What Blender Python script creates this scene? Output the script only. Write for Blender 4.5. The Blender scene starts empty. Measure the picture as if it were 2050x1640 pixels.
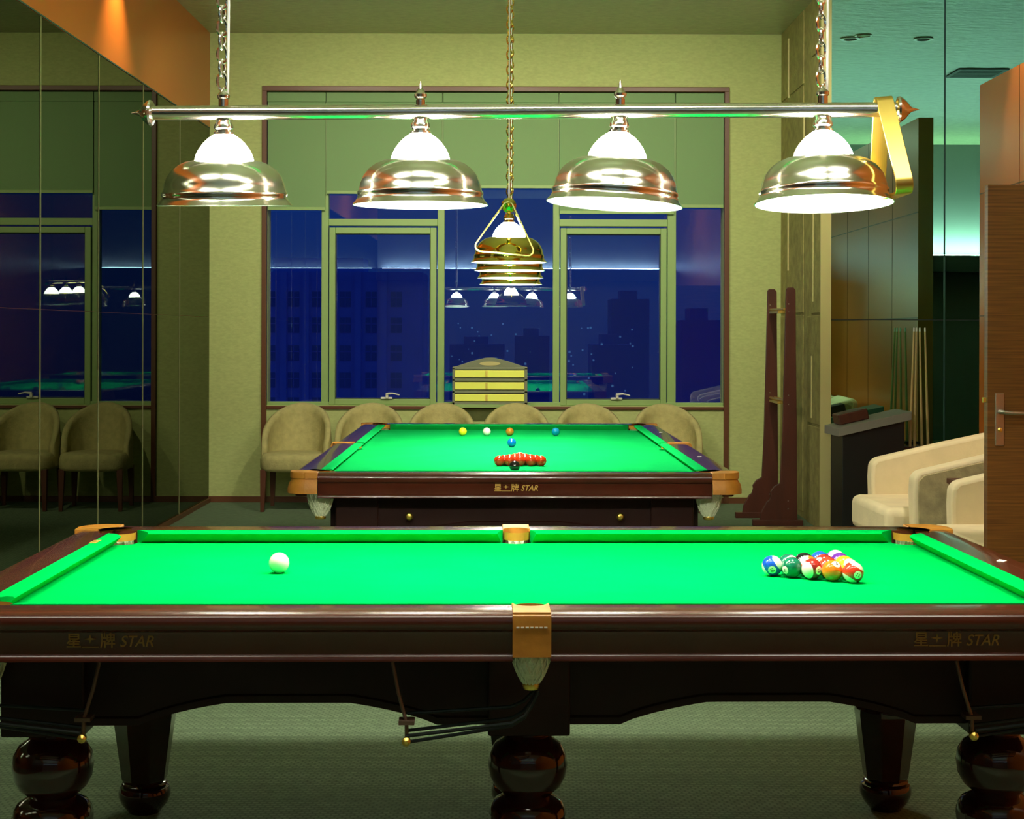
import bpy, bmesh, math, random
from mathutils import Vector, Matrix
random.seed(7)
PI = math.pi
R = math.radians
SC = bpy.context.scene
COL = SC.collection

# ------------------------------------------------------------------ camera
F = 3145.0          # focal length in px of a 2050 px wide frame
CZ = 1.49
cam_d = bpy.data.cameras.new('camera')
cam_d.sensor_width = 36
cam_d.lens = F / 2050 * 36
cam_d.shift_y = -158 / 2050
cam_d.clip_start = 0.05
cam_d.clip_end = 1000
cam = bpy.data.objects.new('camera', cam_d)
COL.objects.link(cam)
cam.location = (0, 0, CZ)
cam.rotation_euler = (Matrix.Rotation(R(90), 4, 'X') @ Matrix.Rotation(R(0.15), 4, 'Z')).to_euler()
SC.camera = cam

def X(px, d): return (px - 1025) * d / F
def Z(py, d): return CZ - (py - 662) * d / F

# ------------------------------------------------------------------ world, exposure
w = bpy.data.worlds.new('night_sky')
SC.world = w
w.use_nodes = True
nt = w.node_tree
nt.nodes.clear()
o_ = nt.nodes.new('ShaderNodeOutputWorld')
bg = nt.nodes.new('ShaderNodeBackground')
tc = nt.nodes.new('ShaderNodeTexCoord')
sp = nt.nodes.new('ShaderNodeSeparateXYZ')
mr = nt.nodes.new('ShaderNodeMapRange')
cr = nt.nodes.new('ShaderNodeValToRGB')
mr.inputs['From Min'].default_value = -0.1
mr.inputs['From Max'].default_value = 0.25
cr.color_ramp.elements[0].color = (0.006, 0.009, 0.085, 1)
cr.color_ramp.elements[1].color = (0.002, 0.040, 0.24, 1)
nt.links.new(tc.outputs['Generated'], sp.inputs[0])
nt.links.new(sp.outputs['Z'], mr.inputs['Value'])
nt.links.new(mr.outputs[0], cr.inputs[0])
nt.links.new(cr.outputs[0], bg.inputs['Color'])
nt.links.new(bg.outputs[0], o_.inputs['Surface'])
bg.inputs['Strength'].default_value = 1.0

vs = SC.view_settings
vs.view_transform = 'Standard'
vs.look = 'None'
vs.gamma = 1
vs.use_curve_mapping = False
vs.exposure = 0.0

# light levels (the lamps themselves are made by their builders)
BULB_NEAR = 135.0
BULB_FAR = 130.0
DOME = 170.0
WASH = 260.0  # power of the added window-wall spots
BULB_COL = (1.0, 0.97, 0.80)
DOME_COL = (1.0, 0.98, 0.80)

# ------------------------------------------------------------------ materials
def mat(name, col, rough=0.5, metal=0.0, bump=0.0, bscale=80, var=0.0, vscale=6, coat=0.0, sheen=0.0,
        spec=0.5, emit=None, estr=0.0, stretch=(1, 1, 1)):
    m = bpy.data.materials.new(name)
    m.use_nodes = True
    n = m.node_tree.nodes
    l = m.node_tree.links
    b = n['Principled BSDF']
    b.inputs['Base Color'].default_value = (*col, 1)
    b.inputs['Roughness'].default_value = rough
    b.inputs['Metallic'].default_value = metal
    b.inputs['Coat Weight'].default_value = coat
    b.inputs['Coat Roughness'].default_value = 0.08
    b.inputs['Sheen Weight'].default_value = sheen
    b.inputs['Specular IOR Level'].default_value = spec
    if emit:
        b.inputs['Emission Color'].default_value = (*emit, 1)
        b.inputs['Emission Strength'].default_value = estr
    if bump or var:
        t = n.new('ShaderNodeTexCoord')
        mp = n.new('ShaderNodeMapping')
        mp.inputs['Scale'].default_value = stretch
        l.new(t.outputs['Object'], mp.inputs[0])
    if bump:
        x = n.new('ShaderNodeTexNoise')
        x.inputs['Scale'].default_value = bscale
        x.inputs['Detail'].default_value = 4
        l.new(mp.outputs[0], x.inputs['Vector'])
        bp = n.new('ShaderNodeBump')
        bp.inputs['Strength'].default_value = bump
        bp.inputs['Distance'].default_value = 0.01
        l.new(x.outputs['Fac'], bp.inputs['Height'])
        l.new(bp.outputs[0], b.inputs['Normal'])
    if var:
        x = n.new('ShaderNodeTexNoise')
        x.inputs['Scale'].default_value = vscale
        x.inputs['Detail'].default_value = 5
        l.new(mp.outputs[0], x.inputs['Vector'])
        r = n.new('ShaderNodeValToRGB')
        r.color_ramp.elements[0].position = 0.3
        r.color_ramp.elements[1].position = 0.7
        r.color_ramp.elements[0].color = (*[c * (1 - var) for c in col], 1)
        r.color_ramp.elements[1].color = (*[min(1, c * (1 + var)) for c in col], 1)
        l.new(x.outputs['Fac'], r.inputs[0])
        l.new(r.outputs[0], b.inputs['Base Color'])
    return m

M = {}
M['wallpaper'] = mat('wallpaper', (0.47, 0.52, 0.20), 0.85, bump=0.10, bscale=60, var=0.08, vscale=26, stretch=(1, 1, 2.5))
M['fabric_wall'] = mat('fabric_wall', (0.34, 0.30, 0.10), 0.8, bump=0.35, bscale=60, var=0.22, vscale=14)
M['gold_strip'] = mat('gold_strip', (0.55, 0.48, 0.2), 0.45)
M['ceiling'] = mat('ceiling', (0.36, 0.38, 0.22), 0.32, bump=1.0, bscale=7, var=0.18, vscale=14, stretch=(1, 2.2, 1), spec=0.7)
M['orange'] = mat('orange_panel', (0.60, 0.15, 0.018), 0.30, bump=0.03, bscale=20)
M['brown_trim'] = mat('brown_trim', (0.13, 0.045, 0.015), 0.4)
M['dark_wall'] = mat('dark_wall', (0.05, 0.055, 0.05), 0.6)
M['green_frame'] = mat('green_frame', (0.28, 0.42, 0.14), 0.45)
M['gasket'] = mat('gasket', (0.03, 0.05, 0.05), 0.6)
M['blind'] = mat('blind', (0.20, 0.33, 0.14), 0.8, bump=0.1, bscale=200)
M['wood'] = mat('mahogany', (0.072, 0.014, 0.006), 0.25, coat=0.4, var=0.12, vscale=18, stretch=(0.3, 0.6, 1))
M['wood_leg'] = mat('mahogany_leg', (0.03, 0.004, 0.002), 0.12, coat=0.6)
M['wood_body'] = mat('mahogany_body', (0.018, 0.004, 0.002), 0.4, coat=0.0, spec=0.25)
M['stand_wood'] = mat('stand_wood', (0.075, 0.018, 0.008), 0.4, var=0.2, vscale=12, stretch=(1, 1, 0.2))
M['chair_wood'] = mat('chair_wood', (0.10, 0.028, 0.012), 0.4)
M['felt'] = mat('green_cloth', (0.0005, 0.45, 0.068), 0.9, bump=0.04, bscale=300, var=0.07, vscale=5, spec=0.0)
M['felt_far'] = mat('green_cloth_snooker', (0.006, 0.44, 0.10), 0.9, bump=0.04, bscale=300, var=0.05, vscale=5, spec=0.0)
M['leather'] = mat('tan_leather', (0.48, 0.20, 0.02), 0.5, bump=0.1, bscale=60, var=0.15, vscale=20)
M['net'] = mat('net', (0.80, 0.88, 0.62), 0.8, bump=0.6, bscale=120)
M['thread'] = mat('thread', (0.8, 0.8, 0.7), 0.7)
M['gold_print'] = mat('gold_print', (0.34, 0.18, 0.03), 0.5)
M['gold_print_far'] = mat('gold_print_far', (0.65, 0.42, 0.08), 0.4)
M['rod'] = mat('black_rod', (0.012, 0.016, 0.014), 0.35, metal=0.3)
M['bracket'] = mat('bracket', (0.16, 0.10, 0.07), 0.4, metal=0.4)
M['brass'] = mat('brass', (0.95, 0.70, 0.16), 0.34, metal=1.0)
M['brass_shade'] = mat('brass_shade', (0.85, 0.72, 0.18), 0.12, metal=1.0)
M['chrome'] = mat('polished_metal', (0.95, 0.95, 0.84), 0.17, metal=1.0)
M['bar'] = mat('bar_metal', (0.88, 0.85, 0.74), 0.16, metal=1.0)
M['steel'] = mat('steel', (0.6, 0.58, 0.5), 0.3, metal=1.0)
M['white_metal'] = mat('white_metal', (0.75, 0.75, 0.62), 0.35, metal=0.2)
M['enamel'] = mat('enamel', (0.9, 0.9, 0.85), 0.5)
M['dome'] = mat('lit_glass', (0.9, 0.9, 0.8), 0.3, emit=DOME_COL, estr=DOME)
M['chair_fabric'] = mat('chair_fabric', (0.43, 0.38, 0.15), 0.85, bump=0.3, bscale=60, var=0.12, vscale=20)
M['cream'] = mat('cream_fabric', (0.72, 0.60, 0.36), 0.8, bump=0.15, bscale=80, var=0.06, vscale=8)
M['cream_dark'] = mat('velour', (0.40, 0.33, 0.16), 0.8, bump=0.3, bscale=60, var=0.25, vscale=14)
M['black'] = mat('black', (0.008, 0.010, 0.010), 0.4)
M['greytop'] = mat('grey_top', (0.25, 0.24, 0.2), 0.5)
M['cue_wood'] = mat('cue_wood', (0.62, 0.44, 0.18), 0.35)
M['score_frame'] = mat('score_frame', (0.20, 0.22, 0.13), 0.45)
M['score_rail'] = mat('score_rail', (0.97, 1.0, 0.16), 0.35, metal=0.2)  # lamp reflection on the brass painted in as bright yellow
M['tower'] = mat('tower', (0.62, 0.40, 0.75), 0.9, var=0.08, vscale=0.2)
M['tower_dark'] = mat('tower_dark', (0.14, 0.22, 0.55), 0.9)
M['tower_glass'] = mat('tower_glass', (0.32, 0.22, 0.42), 0.5)
M['city_light'] = mat('city_light', (0.1, 0.1, 0.1), 0.5, emit=(0.10, 0.30, 0.7), estr=0.35)
M['cove'] = mat('cove_light', (0.9, 0.9, 0.9), 0.5, emit=(0.55, 0.78, 1.0), estr=60)
M['cove_side'] = mat('cove_light_side', (0.9, 0.9, 0.9), 0.5, emit=(0.75, 1.0, 0.9), estr=180)
M['fill_light'] = mat('fill_light', (0.9, 0.9, 0.9), 0.5, emit=(1.0, 0.98, 0.82), estr=13)  # glow of the added overhead fill panels
M['plaster'] = mat('plaster', (0.20, 0.21, 0.20), 0.7)

def glossmix(name, tint, rough, transparent=None, fac=0.15):
    m = bpy.data.materials.new(name)
    m.use_nodes = True
    n = m.node_tree.nodes
    l = m.node_tree.links
    n.clear()
    out = n.new('ShaderNodeOutputMaterial')
    g = n.new('ShaderNodeBsdfGlossy')
    g.inputs['Color'].default_value = (*tint, 1)
    g.inputs['Roughness'].default_value = rough
    if transparent is None:
        l.new(g.outputs[0], out.inputs[0])
    else:
        t = n.new('ShaderNodeBsdfTransparent')
        t.inputs[0].default_value = (*transparent, 1)
        mx = n.new('ShaderNodeMixShader')
        mx.inputs[0].default_value = fac
        l.new(t.outputs[0], mx.inputs[1])
        l.new(g.outputs[0], mx.inputs[2])
        l.new(mx.outputs[0], out.inputs[0])
    return m
M['mirror_left'] = glossmix('smoked_mirror', (0.20, 0.215, 0.17), 0.0)
M['mirror_right'] = glossmix('teal_mirror', (0.31, 0.62, 0.46), 0.0)
M['seam'] = mat('seam', (0.22, 0.22, 0.09), 0.5)
M['seam_dark'] = mat('seam_dark', (0.03, 0.09, 0.07), 0.5)
M['glass'] = glossmix('window_glass', (0.75, 0.88, 1.0), 0.0, (0.95, 0.97, 1.0), 0.11)

def carpet():
    m = mat('carpet', (0.12, 0.165, 0.105), 0.95, spec=0.1)
    n = m.node_tree.nodes
    l = m.node_tree.links
    b = n['Principled BSDF']
    t = n.new('ShaderNodeTexCoord')
    mp = n.new('ShaderNodeMapping')
    mp.inputs['Rotation'].default_value = (0, 0, 0)
    mp.inputs['Scale'].default_value = (1, 1, 1)
    l.new(t.outputs['Object'], mp.inputs[0])
    br = n.new('ShaderNodeTexBrick')
    br.offset = 0.5
    br.inputs['Scale'].default_value = 1.0
    br.inputs['Brick Width'].default_value = 0.024
    br.inputs['Row Height'].default_value = 0.020
    br.inputs['Mortar Size'].default_value = 0.006
    br.inputs['Mortar Smooth'].default_value = 1.0
    br.inputs['Color1'].default_value = (0.24, 0.33, 0.20, 1)
    br.inputs['Color2'].default_value = (0.21, 0.29, 0.175, 1)
    br.inputs['Mortar'].default_value = (0.14, 0.20, 0.12, 1)
    l.new(mp.outputs[0], br.inputs['Vector'])
    no = n.new('ShaderNodeTexNoise')
    no.inputs['Scale'].default_value = 25
    l.new(t.outputs['Object'], no.inputs['Vector'])
    mx = n.new('ShaderNodeMix')
    mx.data_type = 'RGBA'
    mx.blend_type = 'MULTIPLY'
    mx.inputs[0].default_value = 0.5
    l.new(br.outputs['Color'], mx.inputs[6])
    l.new(no.outputs['Fac'], mx.inputs[7])
    l.new(mx.outputs[2], b.inputs['Base Color'])
    return m
M['carpet'] = carpet()

def door_wood():
    m = mat('door_wood', (0.19, 0.085, 0.022), 0.45)
    n = m.node_tree.nodes
    l = m.node_tree.links
    b = n['Principled BSDF']
    t = n.new('ShaderNodeTexCoord')
    mp = n.new('ShaderNodeMapping')
    mp.inputs['Scale'].default_value = (1.2, 1, 40)
    l.new(t.outputs['Object'], mp.inputs[0])
    no = n.new('ShaderNodeTexNoise')
    no.inputs['Scale'].default_value = 3
    no.inputs['Detail'].default_value = 6
    l.new(mp.outputs[0], no.inputs['Vector'])
    r = n.new('ShaderNodeValToRGB')
    r.color_ramp.elements[0].position = 0.3
    r.color_ramp.elements[1].position = 0.7
    r.color_ramp.elements[0].color = (0.085, 0.030, 0.003, 1)
    r.color_ramp.elements[1].color = (0.20, 0.085, 0.012, 1)
    l.new(no.outputs['Fac'], r.inputs[0])
    l.new(r.outputs[0], b.inputs['Base Color'])
    return m
M['door_wood'] = door_wood()

# ------------------------------------------------------------------ mesh helpers
class MB:
    def __init__(s): s.bm = bmesh.new()
    def _t(s, vs, mx):
        if mx is not None:
            bmesh.ops.transform(s.bm, matrix=mx, verts=vs)
        return s
    def box(s, a, b, mx=None):
        (x0, y0, z0), (x1, y1, z1) = a, b
        v = [s.bm.verts.new(p) for p in ((x0,y0,z0),(x1,y0,z0),(x1,y1,z0),(x0,y1,z0),(x0,y0,z1),(x1,y0,z1),(x1,y1,z1),(x0,y1,z1))]
        for f in ((3,2,1,0),(4,5,6,7),(0,1,5,4),(1,2,6,5),(2,3,7,6),(3,0,4,7)):
            s.bm.faces.new([v[i] for i in f])
        return s._t(v, mx)
    def prism(s, pts, z0, z1, mx=None):
        """plan polygon (x,y) extruded z0..z1"""
        a = [s.bm.verts.new((x, y, z0)) for x, y in pts]
        b = [s.bm.verts.new((x, y, z1)) for x, y in pts]
        n = len(pts)
        s.bm.faces.new(a[::-1]); s.bm.faces.new(b)
        for i in range(n):
            s.bm.faces.new((a[i], a[(i+1)%n], b[(i+1)%n], b[i]))
        return s._t(a+b, mx)
    def loft(s, rings, closed=True, caps=True, mx=None):
        R_ = [[s.bm.verts.new(p) for p in r] for r in rings]
        n = len(R_[0])
        for a, b in zip(R_, R_[1:]):
            for i in range(n if closed else n-1):
                s.bm.faces.new((a[i], a[(i+1)%n], b[(i+1)%n], b[i]))
        if caps and closed:
            s.bm.faces.new(R_[0][::-1]); s.bm.faces.new(R_[-1])
        return s._t([v for r in R_ for v in r], mx)
    def lathe(s, prof, seg=32, mx=None, caps=True):
        rings = [[(r*math.cos(2*PI*i/seg), r*math.sin(2*PI*i/seg), z) for i in range(seg)] for r, z in prof]
        return s.loft(rings, True, caps, mx)
    def tube(s, pts, r, seg=8, closed=False):
        pts = [Vector(p) for p in pts]
        n = len(pts)
        rings = []
        up = None
        for i, p in enumerate(pts):
            if closed: t = (pts[(i+1)%n] - pts[i-1]).normalized()
            else: t = (pts[min(i+1, n-1)] - pts[max(i-1, 0)]).normalized()
            if up is None:
                up = t.orthogonal().normalized()
            up = (up - t * up.dot(t)).normalized()
            q = t.cross(up)
            rr = r[i] if isinstance(r, (list, tuple)) else r
            rings.append([tuple(p + (up*math.cos(2*PI*k/seg) + q*math.sin(2*PI*k/seg))*rr) for k in range(seg)])
        if closed:
            R_ = [[s.bm.verts.new(c) for c in ring] for ring in rings]
            for i in range(n):
                a, b = R_[i], R_[(i+1)%n]
                for k in range(seg):
                    s.bm.faces.new((a[k], a[(k+1)%seg], b[(k+1)%seg], b[k]))
            return s
        return s.loft(rings)
    def sphere(s, c, r, u=24, v=14):
        bmesh.ops.create_uvsphere(s.bm, u_segments=u, v_segments=v, radius=r, matrix=Matrix.Translation(c))
        return s
    def build(s, name, m, parent=None, smooth=False, bevel=0, sub=0, loc=None, autos=True):
        bmesh.ops.recalc_face_normals(s.bm, faces=s.bm.faces)
        me = bpy.data.meshes.new(name)
        s.bm.to_mesh(me); s.bm.free()
        me.materials.append(m)
        o = bpy.data.objects.new(name, me)
        COL.objects.link(o)
        if parent: o.parent = parent
        if loc: o.location = loc
        if smooth:
            me.shade_smooth()
            if autos: me.set_sharp_from_angle(angle=R(40))
        if bevel:
            bv = o.modifiers.new('bevel', 'BEVEL'); bv.width = bevel; bv.segments = 3; bv.limit_method = 'ANGLE'
        if sub:
            sb = o.modifiers.new('sub', 'SUBSURF'); sb.levels = sub; sb.render_levels = sub
        return o

def empty(name, loc=(0,0,0), rz=0):
    o = bpy.data.objects.new(name, None)
    COL.objects.link(o)
    o.location = loc
    o.rotation_euler = (0, 0, rz)
    return o
def tag(o, label, cat, group=None):
    o['label'] = label; o['category'] = cat
    if group: o['group'] = group
    return o
def struct(o):
    o['kind'] = 'structure'
    return o
def copy_tree(o, parent=None):
    c = o.copy(); COL.objects.link(c)
    if parent: c.parent = parent
    for ch in list(o.children): copy_tree(ch, c)
    return c
def txt(body, size, name, m, parent, mxw, shear=0.0, off=0.0, ext=0.0006, spacing=1.0):
    cu = bpy.data.curves.new('t', 'FONT')
    cu.body = body; cu.size = size; cu.shear = shear; cu.offset = off; cu.extrude = ext; cu.space_character = spacing
    to = bpy.data.objects.new('t', cu)
    COL.objects.link(to)
    bpy.context.view_layer.update()
    me = bpy.data.meshes.new_from_object(to.evaluated_get(bpy.context.evaluated_depsgraph_get()))
    COL.objects.unlink(to)
    bpy.data.objects.remove(to)
    me.name = name
    me.materials.clear(); me.materials.append(m)
    if mxw is not None: me.transform(mxw)
    o = bpy.data.objects.new(name, me)
    COL.objects.link(o)
    if parent: o.parent = parent
    return o

# ------------------------------------------------------------------ room
DW = 13.6            # window wall
XL = -2.62           # mirror wall
XR = 2.33            # end of the window wall
DE = 11.8            # free end of the right return wall
DM = 11.8            # dark mirror to the right of the return wall
HC = 4.06            # ceiling
YB = -3.2            # rear wall
XO = 3.26            # orange partition
HO = 3.21
DP = 10.96           # far end of the partition
XFAR = 8.0

struct(MB().box((XL-0.3, YB-0.2, -0.1), (XFAR+0.2, DW+0.3, 0)).build('floor', M['carpet']))
struct(MB().box((XL-0.3, YB-0.2, HC), (XFAR+0.2, DW+0.3, HC+0.1)).build('ceiling', M['ceiling']))

# window wall with its opening
wx0, wx1 = X(534, DW), X(1449, DW)
wz0, wz1 = Z(813, DW), Z(184, DW)
b = MB()
b.box((XL-0.2, DW, 0), (wx0, DW+0.22, HC)); b.box((wx1, DW, 0), (XR+0.3, DW+0.22, HC))
b.box((wx0, DW, 0), (wx1, DW+0.22, wz0)); b.box((wx0, DW, wz1), (wx1, DW+0.22, HC))
struct(b.build('wall_back', M['wallpaper']))
struct(MB().box((wx0-0.042, DW-0.03, 0.0), (wx0, DW+0.02, wz1+0.04)).build('trim_1', M['brown_trim'], bevel=0.004))
struct(MB().box((wx1, DW-0.03, 0.0), (wx1+0.042, DW+0.02, wz1+0.04)).build('trim_2', M['brown_trim'], bevel=0.004))
struct(MB().box((wx0-0.042, DW-0.032, wz1), (wx1+0.042, DW+0.02, wz1+0.042)).build('trim_3', M['brown_trim'], bevel=0.004))
struct(MB().box((wx0, DW-0.02, wz0-0.03), (wx1, DW+0.02, wz0-0.004)).build('trim_4', M['brown_trim'], bevel=0.003))
struct(MB().box((XL, DW-0.025, 0), (wx0-0.042, DW, 0.05)).box((wx1+0.042, DW-0.025, 0), (XR, DW, 0.05)).box((wx0, DW-0.02, 0), (wx1, DW, 0.05)).build('baseboard_back', M['brown_trim']))
struct(MB().box((XL, YB, 0), (XL+0.02, DW-0.025, 0.035)).build('baseboard_left', M['brown_trim']))

# window: mullions, casements, panes
win = struct(empty('window_1', (0, DW+0.06, 0)))
def fb(x0, x1, y0, y1, d0=0.0, d1=0.06, name='frame', m='green_frame', par=win, bev=0.004):
    return MB().box((X(x0, DW), d0, Z(y1, DW)), (X(x1, DW), d1, Z(y0, DW))).build(name, M[m], par, bevel=bev)
fb(534, 1449, 806, 814, -0.03, 0.08, 'bottom_rail'); fb(534, 1449, 184, 192, name='top_rail')
for a, c in ((642, 656), (875, 889), (1107, 1120), (1337, 1354)):
    fb(a, c, 190, 808, -0.02, 0.07, 'mullion')
for a, c in ((656, 875), (1120, 1337)):
    fb(a, c, 438, 452, -0.012, 0.06, 'transom')
    g = MB()
    x0, x1 = X(a+2, DW), X(c-2, DW)
    t = 12 * DW / F
    z0, z1 = Z(812, DW), Z(456, DW)
    g.box((x0, -0.035, z0), (x0+t, 0.03, z1)); g.box((x1-t, -0.035, z0), (x1, 0.03, z1))
    g.box((x0+t, -0.035, z0), (x1-t, 0.03, z0+t)); g.box((x0+t, -0.035, z1-t), (x1-t, 0.03, z1))
    cf = g.build('casement', M['green_frame'], win, bevel=0.005)
    g = MB()
    e = 0.008
    g.box((x0+t, -0.012, z0+t), (x0+t+e, 0.02, z1-t)); g.box((x1-t-e, -0.012, z0+t), (x1-t, 0.02, z1-t))
    g.box((x0+t, -0.012, z1-t-e), (x1-t, 0.02, z1-t)); g.box((x0+t, -0.012, z0+t), (x1-t, 0.02, z0+t+e))
    g.build('gasket', M['gasket'], cf)
    hx = X(775 if a < 1000 else 1236, DW)
    hz = Z(800, DW)
    h = MB().box((hx-0.055, -0.05, hz), (hx+0.045, -0.035, hz+0.018))
    h.box((hx-0.012, -0.07, hz+0.01), (hx+0.012, -0.035, hz+0.045))
    h.loft([[(hx-0.01, -0.075, hz+0.035), (hx-0.01, -0.06, hz+0.035), (hx-0.01, -0.06, hz+0.055), (hx-0.01, -0.075, hz+0.055)],
            [(hx+0.05, -0.078, hz+0.045), (hx+0.05, -0.062, hz+0.045), (hx+0.05, -0.062, hz+0.058), (hx+0.05, -0.078, hz+0.058)],
            [(hx+0.11, -0.08, hz+0.032), (hx+0.11, -0.066, hz+0.032), (hx+0.11, -0.066, hz+0.042), (hx+0.11, -0.08, hz+0.042)]])
    h.build('handle', M['white_metal'], cf, bevel=0.003)
for k, (a, c) in enumerate(((534, 642), (656, 875), (889, 1107), (1120, 1337), (1354, 1449))):
    MB().box((X(a, DW), 0.025, Z(808, DW)), (X(c, DW), 0.029, Z(190, DW))).build('pane', M['glass'], win)

# roller blinds, each pulled to its own height
for k, (a, c, y, lb) in enumerate((
        (535, 650, 422, 'narrow grey-green roller blind over the leftmost side pane of the window'),
        (653, 883, 389, 'grey-green roller blind above the left casement, hanging behind the second lampshade'),
        (887, 1116, 377, 'grey-green roller blind pulled up highest, over the wide middle pane'),
        (1120, 1349, 428, 'grey-green roller blind lowered furthest, above the right casement'),
        (1353, 1448, 415, 'narrow grey-green roller blind over the rightmost side pane of the window'))):
    t = empty('roller_blind', (X((a+c)/2, DW), DW+0.012, 0))
    hw = (c-a)/2 * DW / F
    MB().box((-hw, -0.002, Z(y, DW)), (hw, 0.002, Z(196, DW))).build('blind_cloth', M['blind'], t)
    MB().box((-hw, -0.010, Z(y, DW)), (hw, 0.008, Z(y, DW)+0.028)).build('bottom_bar', M['green_frame'], t, bevel=0.003)
    MB().box((-hw-0.004, -0.012, Z(205, DW)), (hw+0.004, 0.03, Z(186, DW))).build('head_box', M['blind'], t, bevel=0.004)
    tag(t, lb, 'blind', 'roller blinds in the window')

# left wall: orange band above, smoked mirror panels below
HM = 3.24
wl = struct(MB().box((XL-0.2, YB, HM), (XL, DW, HC)).box((XL-0.2, YB, 0), (XL-0.012, DW, HM)).build('wall_left', M['orange']))
MB().box((XL-0.002, YB, HM-0.008), (XL+0.003, DW, HM+0.001)).build('edge_strip', M['seam_dark'], wl)
ys = [YB, -1.1, 0.15, 1.4, 2.6, 3.85, 5.05, 6.3, 7.5, 8.72, 9.95, 11.15, 12.38, DW]
for i in range(len(ys)-1):
    for z0, z1 in ((0.035, 1.60), (1.603, HM-0.012)):
        MB().box((XL-0.011, ys[i]+0.001, z0), (XL-0.001, ys[i+1]-0.001, z1)).build('mirror_panel', M['mirror_left'], wl)
for i in range(6, len(ys)-1):
    MB().box((XL-0.004, ys[i]-0.009, 0.03), (XL+0.002, ys[i]+0.009, HM-0.01)).build('seam_strip', M['seam'], wl)

# right return wall with recessed fabric panels
wr = MB().box((XR, DE-0.002, 0), (XR+0.055, DW, HC))
wr = struct(wr.build('wall_right', M['fabric_wall']))
def pan(y0, y1, z0, z1, t, m='fabric_wall', name='wall_panel'):
    MB().box((XR-t, y0, z0), (XR+0.001, y1, z1)).build(name, M[m], wr, bevel=0.004)
pan(12.55, 13.58, 0.05, 1.62, 0.008); pan(12.55, 13.58, 1.64, 3.45, 0.008); pan(12.55, 13.58, 3.47, HC, 0.008)
pan(DE, 12.2, 1.63, 3.6, 0.012); pan(DE, 12.2, 3.62, HC, 0.012); pan(DE, 12.35, 0.78, 1.61, 0.010); pan(DE, 12.30, 0.0, 0.76, 0.016)
for y, z0, z1 in ((13.2, 3.45, 3.95), (13.2, 2.0, 2.7), (12.9, 1.0, 1.5), (12.15, 0.82, 1.3), (12.1, 1.72, 2.6), (12.5, 2.75, 3.3)):
    MB().box((XR-0.018, y-0.012, z0), (XR-0.004, y+0.012, z1)).build('metal_strip', M['gold_strip'], wr)
MB().box((XR-0.018, DE-0.03, 0), (XR+0.06, DE+0.001, HC)).build('corner_strip', M['gold_strip'], wr)

# mirror at the end of the recess
rm = struct(MB().box((XR+0.055, DM, 0), (XFAR, DM+1.8, HC)).build('wall_recess', M['dark_wall']))
xs = [XR+0.056, X(1892, DM)-0.01, X(1892, DM)+1.2, XFAR]
for i in range(3):
    for z0, z1 in ((0.05, 1.575), (1.583, HC)):
        MB().box((xs[i]+0.002, DM-0.012, z0), (xs[i+1]-0.002, DM-0.001, z1)).build('mirror_panel', M['mirror_right'], rm)
for x in xs[1:3]:
    MB().box((x-0.006, DM-0.014, 0.05), (x+0.006, DM-0.004, HC)).build('seam_strip', M['seam_dark'], rm)

# orange partition, its return and the right wall near the camera
op = MB().box((XO, 6.62, 0), (XO+0.12, DP, HO))
op = struct(op.build('wall_partition', M['orange']))
for y in (10.1, 9.2, 8.3):
    MB().box((XO-0.002, y-0.003, 0), (XO+0.001, y+0.003, HO)).build('panel_joint', M['brown_trim'], op)
for z in (1.60, 2.45):
    MB().box((XO-0.002, 6.62, z-0.004), (XO+0.001, DP, z+0.004)).build('panel_joint', M['brown_trim'], op)
struct(MB().box((2.95, YB, 0), (3.1, 6.6, HC)).build('wall_near', M['orange']))
struct(MB().box((3.1, 1.9, 0), (XFAR, 2.0, HC)).build('wall_return', M['plaster']))
struct(MB().box((XFAR, 1.9, 0), (XFAR+0.15, DM+0.2, HC)).build('wall_far', M['dark_wall']))
struct(MB().box((XL-0.2, YB-0.2, 0), (3.1, YB, HC)).build('wall_rear', M['plaster']))
# soffit with a hidden strip light on its top, behind the camera
sf = struct(MB().box((XL, YB, 2.45), (2.95, YB+0.35, 2.68)).build('trim_5', M['dark_wall']))
MB().box((XL+0.1, YB+0.05, 2.682), (2.85, YB+0.10, 2.70)).build('strip_light', M['cove'], sf)
sf = struct(MB().box((3.2, 2.002, 2.30), (XFAR, 2.4, 2.52)).build('trim_6', M['dark_wall']))
MB().box((3.3, 2.14, 2.522), (XFAR-0.1, 2.20, 2.54)).build('strip_light', M['cove_side'], sf)
# unseen light panels added to put highlights on the metal lamp shades
for i, (x, lb) in enumerate(((-1.6, 'added rectangular fill light panel above the mirror side of the room'), (0.0, 'added rectangular fill light panel in the middle of the ceiling'), (1.6, 'added rectangular fill light panel on the door side of the room'))):
    t = empty('fill_panel', (x, 2.75, HC))
    MB().box((-0.64, -0.34, -0.025), (0.64, 0.34, 0)).build('frame', M['white_metal'], t, bevel=0.004)
    MB().box((-0.60, -0.30, -0.030), (0.60, 0.30, -0.024)).build('diffuser', M['fill_light'], t)
    tag(t, lb, 'ceiling light', 'added fill light panels')

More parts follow.
